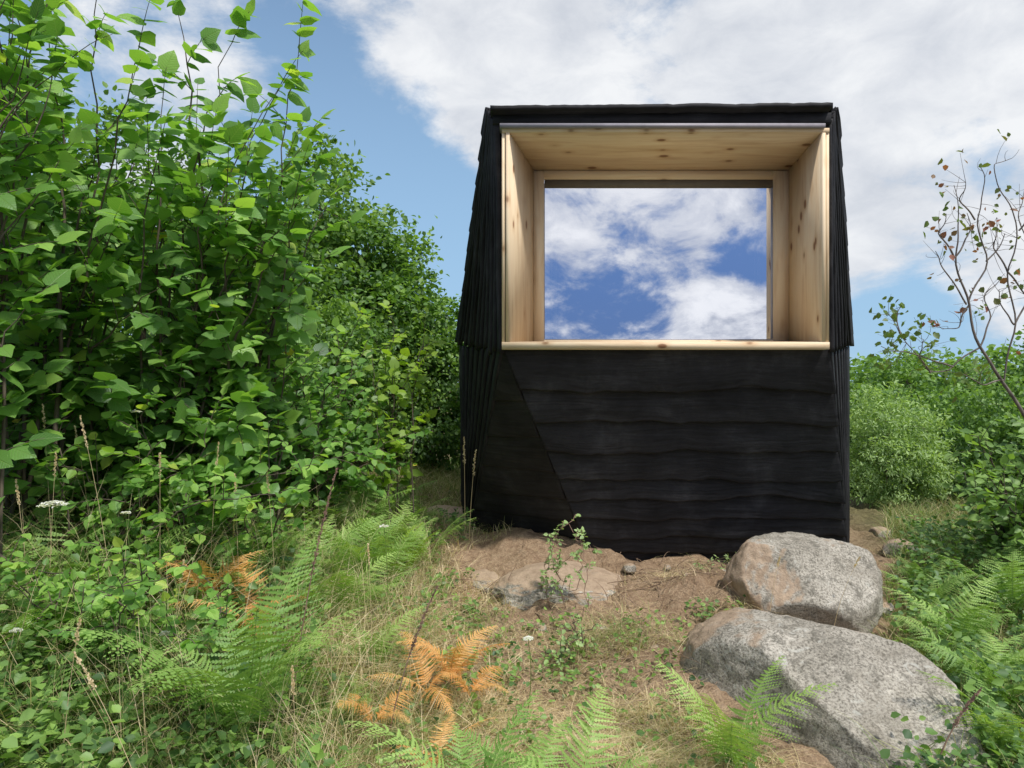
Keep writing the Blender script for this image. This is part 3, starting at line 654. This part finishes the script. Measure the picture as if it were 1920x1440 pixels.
for (u,d,s) in [(735,4.3,.8),(765,4.7,.7)]: put(FL,'fern',(u-960)/F*d,d,s,u,'yellow green young fern at the edge of shrubs','fern')
GD='dried rust coloured ferns'
for i,(u,d,s,k,dz) in enumerate([(845,3.25,1.0,0,.12),(800,3.1,.8,1,.12),(880,3.15,.75,1,.12),(385,3.2,1.,0,.22),(470,3.1,1.,1,.2),(700,2.75,.7,1,.12),(820,2.7,.7,1,.08)]):
    put(FR[k],'dead_fern',(u-960)/F*d,d,s,i*2.1,'dried orange brown fern among grass','fern',GD,dz)

# ------------------------------------------------------------ grass (stuff)
def blades(mb,x,y,h,w,bend,tint,rs,lift=0.):
    n=len(x); z=H(x,y)-.02+lift+np.array([Hn(a,b) for a,b in zip(x,y)]); az=rs.uniform(0,2*np.pi,n); wd=rs.uniform(0,2*np.pi,n)
    ld=np.stack([np.cos(az),np.sin(az),np.zeros(n)],-1); sd=np.stack([np.cos(wd),np.sin(wd),np.zeros(n)],-1)
    base=np.stack([x,y,z],-1); ts=[0,.4,.75,1.]; rows=[]
    for t in ts:
        p=base+ld*(bend*h*t*t)[:,None]; p[:,2]+=h*t*(1-.35*np.minimum(bend,1.6)*t)
        if t<1: rows+= [p-sd*(w*(1-t*.7)/2)[:,None],p+sd*(w*(1-t*.7)/2)[:,None]]
        else: rows.append(p)
    V=np.stack(rows,1); A=np.zeros((n,7,3)); A[:,:,2]=np.asarray(tint)[:,None]; A[:,:,0]=np.array([0,0,.4,.4,.75,.75,1.])
    b=(np.arange(n)*7)[:,None]
    mb.V.append(V.reshape(-1,3)); mb.A.append(A.reshape(-1,3))
    mb.addf(np.concatenate([b+np.array([[0,1,3,2]]),b+np.array([[2,3,5,4]])]),0); mb.addf(b+np.array([[4,5,6]]),0); mb.n+=n*7
rs=np.random.default_rng(9)
def samp(n,ulo,uhi,dlo,dhi):
    d=np.sqrt(rs.uniform(dlo**2,dhi**2,n)); u=rs.uniform(ulo,uhi,n); x=(u-960)/F*d; k=~blocked(x,d); return x[k],d[k],u[k]
mb=MB()
x,y,u=samp(60000,-150,960,1.9,6.2)
k=rs.uniform(size=len(x))<np.interp(u,[600,760,960],[1,.65,.2]); x,y,u=x[k],y[k],u[k]; n=len(x)
patch=np.array([noise.noise(Vector((a*1.6,b*1.6,0))) for a,b in zip(x,y)])
hh=rs.uniform(.12,.46,n)*(1+.5*patch)*np.interp(u,[500,850],[1,.45]); blades(mb,x,y,hh,rs.uniform(.003,.0065,n),rs.uniform(.2,1.8,n),np.clip(.38+.8*patch+rs.normal(size=n)*.25+np.interp(u,[250,750],[0,.30]),0,1),rs)
x,y,u=samp(3600,-100,820,2.2,5.2); n=len(x)
blades(mb,x,y,rs.uniform(.4,.85,n)*np.interp(u,[500,820],[1,.6]),rs.uniform(.002,.004,n),rs.uniform(.15,.9,n),np.clip(.7+rs.normal(size=n)*.2,0,1),rs)
x,y,u=samp(40000,720,1430,2.0,4.7); n=len(x)
patch=np.array([noise.noise(Vector((a*2.2,b*2.2,4))) for a,b in zip(x,y)]); k=(patch+rs.normal(size=n)*.22+np.interp(y,[2.9,4.1],[.3,-.7])>0); x,y,patch=x[k],y[k],patch[k]; n=len(x)
blades(mb,x,y,rs.uniform(.04,.2,n)*(1+.5*patch),rs.uniform(.002,.0045,n),rs.uniform(.6,2.4,n),np.clip(.80+rs.normal(size=n)*.18-.5*patch,0,1),rs)
x,y,u=samp(16000,1660,2050,2.3,8); n=len(x)
blades(mb,x,y,rs.uniform(.08,.3,n),rs.uniform(.003,.007,n),rs.uniform(.3,1.5,n),np.clip(.4+rs.normal(size=n)*.25,0,1),rs)
x,y,u=samp(9000,700,900,6,10); n=len(x); blades(mb,x,y,rs.uniform(.08,.3,n),rs.uniform(.004,.009,n),rs.uniform(.3,1.5,n),np.clip(.5+rs.normal(size=n)*.2,0,1),rs)
gr=mb.obj('grass',[M_grass]); tag(gr,'mixed green and straw coloured wild grass on slope','grass',kind='stuff')
mb=MB(); x,y,u=samp(44000,600,1500,2.1,5.1); n=len(x)
patch=np.array([noise.noise(Vector((a*1.8,b*1.8,9))) for a,b in zip(x,y)]); k=patch+rs.normal(size=n)*.28+np.interp(y,[3.1,4.8],[.35,-.65])>0; x,y=x[k],y[k]; n=len(x)
blades(mb,x,y,rs.uniform(.03,.09,n),rs.uniform(.0018,.0038,n),rs.uniform(1.5,4.,n),np.clip(.82+rs.normal(size=n)*.15,0,1),rs,.03)
st=mb.obj('straw_litter',[M_grass]); tag(st,'flattened dry straw lying on brown soil','dry grass',kind='stuff')
mb=MB(); x,y,u=samp(520,560,1560,2.3,5.2)
for a,b in zip(x,y):
    L=rs.uniform(.06,.35); az=rs.uniform(0,6.28); e=np.array([math.cos(az)*L,math.sin(az)*L,0]); p=Pg(a,b)+[0,0,.03+Hn(a,b)]; q=Pg(a+e[0],b+e[1])+[0,0,rs.uniform(.02,.10)+Hn(a+e[0],b+e[1])]
    tube(mb,bez(p,(p+q)/2+rs.normal(size=3)*.04*L/.2,q,6),rs.uniform(.0015,.004),.001,4)
tw=mb.obj('dead_twigs',[M_twig]); tag(tw,'thin dead brown twigs strewn over dry grass','twigs',kind='stuff')
mb=MB(); per=14
def herb(nn,a,b,c,d,h0,h1,s0,s1,t):
    cx,cy,u=samp(nn,a,b,c,d); n0=len(cx); idx=np.repeat(np.arange(n0),per); n=len(idx); hg=rs.uniform(h0,h1,n0)
    loc=np.stack([cx[idx],cy[idx],H(cx,cy)[idx]+.01+rs.uniform(.1,1,n)*hg[idx]],-1)+rs.normal(size=(n,3))*np.array([.05,.05,.01])
    mb.scatter(LS,loc,basis(rs.normal(size=(n,3))*[1,1,.4],rs.normal(size=(n,3))*.4+[0,-.3,1],rs.uniform(s0,s1,n)),np.clip(t+rs.normal(size=n)*.2+rs.normal(size=n0)[idx]*.2,0,1))
herb(2600,-100,600,2.0,5.6,.08,.42,.02,.055,.6)
herb(260,580,880,2.2,6.0,.03,.2,.02,.045,.6)
herb(900,1700,2050,2.4,6.5,.03,.3,.02,.055,.5)
herb(150,880,1420,2.3,4.2,.05,.12,.015,.04,.6)
hb=mb.obj('ground_cover',[M_tree]); tag(hb,'low leafy weeds and nettles between grass','plants',kind='stuff')

# tall dry stalks
def stalk(u0,v0,u1,v1,d,kind,label,group):
    a=P(u0,v0,d); b=P(u1,v1,d); base=np.array([a[0],a[1],a[2]]); gz=float(H(a[0],a[1]))
    if base[2]>gz: base[2]=gz
    mb=MB(); m=(base+b)/2+np.array([-(b-base)[0]*.25,0,.03]); pts=bez(base,m,b,16); r=np.random.default_rng(int(u1+v1))
    thick={'seed':.0014,'dark':.0035,'fox':.003}[kind]
    tube(mb,pts,thick,thick*.5,5,0,.85)
    k0={'seed':.86,'dark':.6,'fox':.7}[kind]; nq={'seed':60,'dark':130,'fox':70}[kind]
    t=r.uniform(k0,1,nq); q=np.array([pts[int(v*15)]*(1-(v*15-int(v*15)))+pts[min(int(v*15)+1,15)]*(v*15-int(v*15)) for v in t])
    wid={'seed':.004,'dark':.005,'fox':.007}[kind]; dd=r.normal(size=(nq,3)); tan=nrm(pts[-1]-pts[-4])
    q=q+nrm(dd)*wid*(1.1-(t-k0)/(1-k0))[:,None]
    mb.scatter(LS,q,basis(nrm(dd)*.5+tan,r.normal(size=(nq,3)),({'seed':.009,'dark':.010,'fox':.014}[kind])*r.uniform(.7,1.2,nq)),np.clip(.92+r.normal(size=nq)*.05,0,1))
    o=mb.obj('dry_stalk' if kind!='seed' else 'grass_seed_head',[M_grass if kind!='dark' else M_stalk],False,base); tag(o,label,'plant',group)
GS='tall dry grass seed heads'; LSd='tall straw coloured grass stem with seed head'
for (a,b,c,d_,dd) in [(330,1440,140,1225,1.9),(560,1440,548,1250,2.1),(1440,1170,1462,1045,3.9),(1560,1120,1612,1045,3.9),(620,1240,622,1160,2.6),(100,900,80,760,3.2),(220,1000,150,780,3.0),(300,950,300,850,3.1),(90,1000,105,850,3.0),(180,900,140,800,3.4),(390,900,410,830,3.3),(60,1100,30,900,2.8),(520,1000,500,880,3.3),(450,1000,440,890,3.2),(310,1180,345,1050,2.6),(110,1440,150,1160,2.2),(700,1150,690,1020,3.0),(760,1200,790,1090,2.9)]:
    stalk(a,b,c,d_,dd,'seed',LSd,GS)
stalk(540,1190,632,878,2.7,'dark','tall reddish brown dried flower spike in grass',None)
stalk(720,1300,820,1100,2.7,'dark','reddish dried flower spike beside orange ferns',None)
stalk(872,940,870,820,5.4,'fox','pale withered foxglove spike beside the cabin corner','withered foxglove spikes')
stalk(880,945,892,845,5.3,'fox','pale withered foxglove spike beside the cabin corner','withered foxglove spikes')
stalk(1740,1430,1840,1290,2.6,'dark','dark dried seed stalk at the rock foot',None)
def umbel(u,v,d,s):
    p=P(u,v,d); b=Pg(p[0],d+.05); mb=MB(); tube(mb,bez(b,(b+p)/2+[.03,0,0],p-[0,0,.04*s*10],8),.0025,.0015,4,1,.3)
    r=np.random.default_rng(int(u)); n=220; an=r.uniform(0,2*np.pi,n); ra=np.sqrt(r.uniform(0,1,n))*s; q=p+np.stack([np.cos(an)*ra,np.sin(an)*ra,-ra*ra/s*.3],-1)
    for k in range(9): tube(mb,[p-[0,0,.4*s],q[k*7]],.0012,.0008,3,1,.3)
    mb.scatter(LS,q,basis(r.normal(size=(n,3))*[1,1,.2],r.normal(size=(n,3))*.3+[0,0,1],.011*r.uniform(.6,1.2,n)),.5)
    tag(mb.obj('white_wildflower',[M_flower,M_grass],False,b),'white umbel wildflower among tall grass','flower','white wildflowers')
for a in [(100,940,2.6,.05),(255,770,3.4,.02),(990,1195,3.2,.02),(720,985,3.6,.02),(235,960,3.0,.015),(310,1185,2.6,.015),(30,1180,2.5,.015)]: umbel(*a)

# ------------------------------------------------------------ world
SUN_EL=math.radians(60); SUN_AZ=math.radians(135)
w=bpy.data.worlds.new('World'); scene.world=w; w.use_nodes=True; nt=w.node_tree; nt.nodes.clear()
out=N(nt,'ShaderNodeOutputWorld'); sky=N(nt,'ShaderNodeTexSky',sky_type='NISHITA'); sky.sun_disc=False; sky.sun_elevation=SUN_EL; sky.sun_rotation=SUN_AZ; sky.altitude=1200; sky.dust_density=.3; sky.ozone_density=2.
tc=N(nt,'ShaderNodeTexCoord'); dirv=tc.outputs['Generated']
sx=N(nt,'ShaderNodeSeparateXYZ'); nt.links.new(dirv,sx.inputs[0])
bg=N(nt,'ShaderNodeBackground'); bg.inputs[1].default_value=.15
low_=smooth(nt,sx.outputs[2],-.02,.85,1,0)
front_=smooth(nt,sx.outputs[1],-.2,.3,0,1)
haze=mixc(nt,front_,(.40,.95,2.7),(2.3,3.75,5.3))
skc=mixc(nt,math_(nt,'MULTIPLY',low_,.92),sky.outputs[0],haze)
nt.links.new(skc,bg.inputs[0])
def D(u,v,back=False):
    q=nrm([(u-960)/F,1,(720-v)/F]); 
    if back: q[1]*=-1
    return tuple(q)
def blob(c,a_in,a_out,amp):
    dp=N(nt,'ShaderNodeVectorMath',operation='DOT_PRODUCT'); nt.links.new(dirv,dp.inputs[0]); dp.inputs[1].default_value=c
    return smooth(nt,dp.outputs['Value'],math.cos(math.radians(a_out)),math.cos(math.radians(a_in)),0,amp)
bl=[blob(D(1250,60),8,26,.17),blob(D(1750,200),5,22,.17),blob(D(800,60),3,13,.12),blob(D(1000,180),2,10,.10),blob(D(1850,520),1,5,.10),blob(D(350,150),2,10,.08),
    blob(D(700,420),4,14,-.28),blob(D(570,60),1,5,-.08),blob(D(1780,360),1,7,-.12),blob(D(1700,640),2,6,-.14),blob(D(830,500),3,10,-.2),
    blob(D(1200,330,True),6,16,.03),blob(D(1370,630,True),2.5,5.5,.30),blob(D(1080,430,True),1,6,.04),blob(D(1180,570,True),.5,4.5,-.08),blob(D(1140,460,True),.2,2.5,-.07),blob(D(1400,490,True),.5,3.5,-.12),blob((.3,-.5,.85),20,60,.12)]  # last blob adds cloud overhead, out of view, as fill light
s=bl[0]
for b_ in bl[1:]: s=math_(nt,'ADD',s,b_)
mp=N(nt,'ShaderNodeMapping'); nt.links.new(dirv,mp.inputs[0]); mp.inputs['Scale'].default_value=(1,1,1.7); mp.inputs['Rotation'].default_value=(0,.35,0)
n1=noise_(nt,4.2,7,.62,mp.outputs[0],.35); n2=noise_(nt,10,7,.62,mp.outputs[0],.3); n3=noise_(nt,5,2,.5,mp.outputs[0])
c1=N(nt,'ShaderNodeMix',data_type='FLOAT'); nt.links.new(math_(nt,'ADD',math_(nt,'MULTIPLY',front_,.45),.25),c1.inputs[0]); nt.links.new(n2,c1.inputs[2]); nt.links.new(n1,c1.inputs[3])
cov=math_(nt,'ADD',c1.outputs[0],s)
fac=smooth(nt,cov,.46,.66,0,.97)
shade=math_(nt,'ADD',math_(nt,'MULTIPLY',n3,.4),math_(nt,'MULTIPLY',n2,.6))
back_c=ramp(nt,shade,[(.36,(.46,.50,.60)),(.5,(.72,.75,.82)),(.62,(.97,.975,.99))])
front_c=ramp(nt,shade,[(.34,(.64,.675,.74)),(.5,(.78,.805,.85)),(.64,(.92,.935,.955))])
ccol=mixc(nt,front_,back_c,front_c)
ccol=mixc(nt,math_(nt,'MULTIPLY',smooth(nt,cov,.66,.85,0,.9),math_(nt,'SUBTRACT',1.,front_)),ccol,(1.1,1.1,1.1))
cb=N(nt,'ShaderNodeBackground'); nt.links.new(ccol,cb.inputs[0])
zen=smooth(nt,sx.outputs[2],.55,.9,1.0,2.2); nt.links.new(zen,cb.inputs[1])  # clouds high overhead, out of frame, boosted to add ambient fill from above
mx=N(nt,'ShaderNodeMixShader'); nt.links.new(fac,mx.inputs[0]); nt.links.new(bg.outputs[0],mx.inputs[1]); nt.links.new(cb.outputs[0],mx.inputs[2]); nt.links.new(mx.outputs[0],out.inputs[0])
sd=bpy.data.lights.new('sun','SUN'); sd.energy=3.5; sd.angle=math.radians(4); sd.color=(1,.95,.87)
so=bpy.data.objects.new('sun',sd); COL.objects.link(so)
tv=Vector((math.cos(SUN_EL)*math.sin(SUN_AZ),math.cos(SUN_EL)*math.cos(SUN_AZ),math.sin(SUN_EL))); so.rotation_euler=tv.to_track_quat('Z','Y').to_euler(); so.location=tv*30

cam=bpy.data.cameras.new('camera'); cam.sensor_width=36; cam.lens=36*F/1920; cam.clip_end=5000; cam.clip_start=.05
co=bpy.data.objects.new('camera',cam); COL.objects.link(co); co.location=(0,0,CZ); co.rotation_euler=(math.pi/2,0,0); scene.camera=co
scene.view_settings.view_transform='Standard'
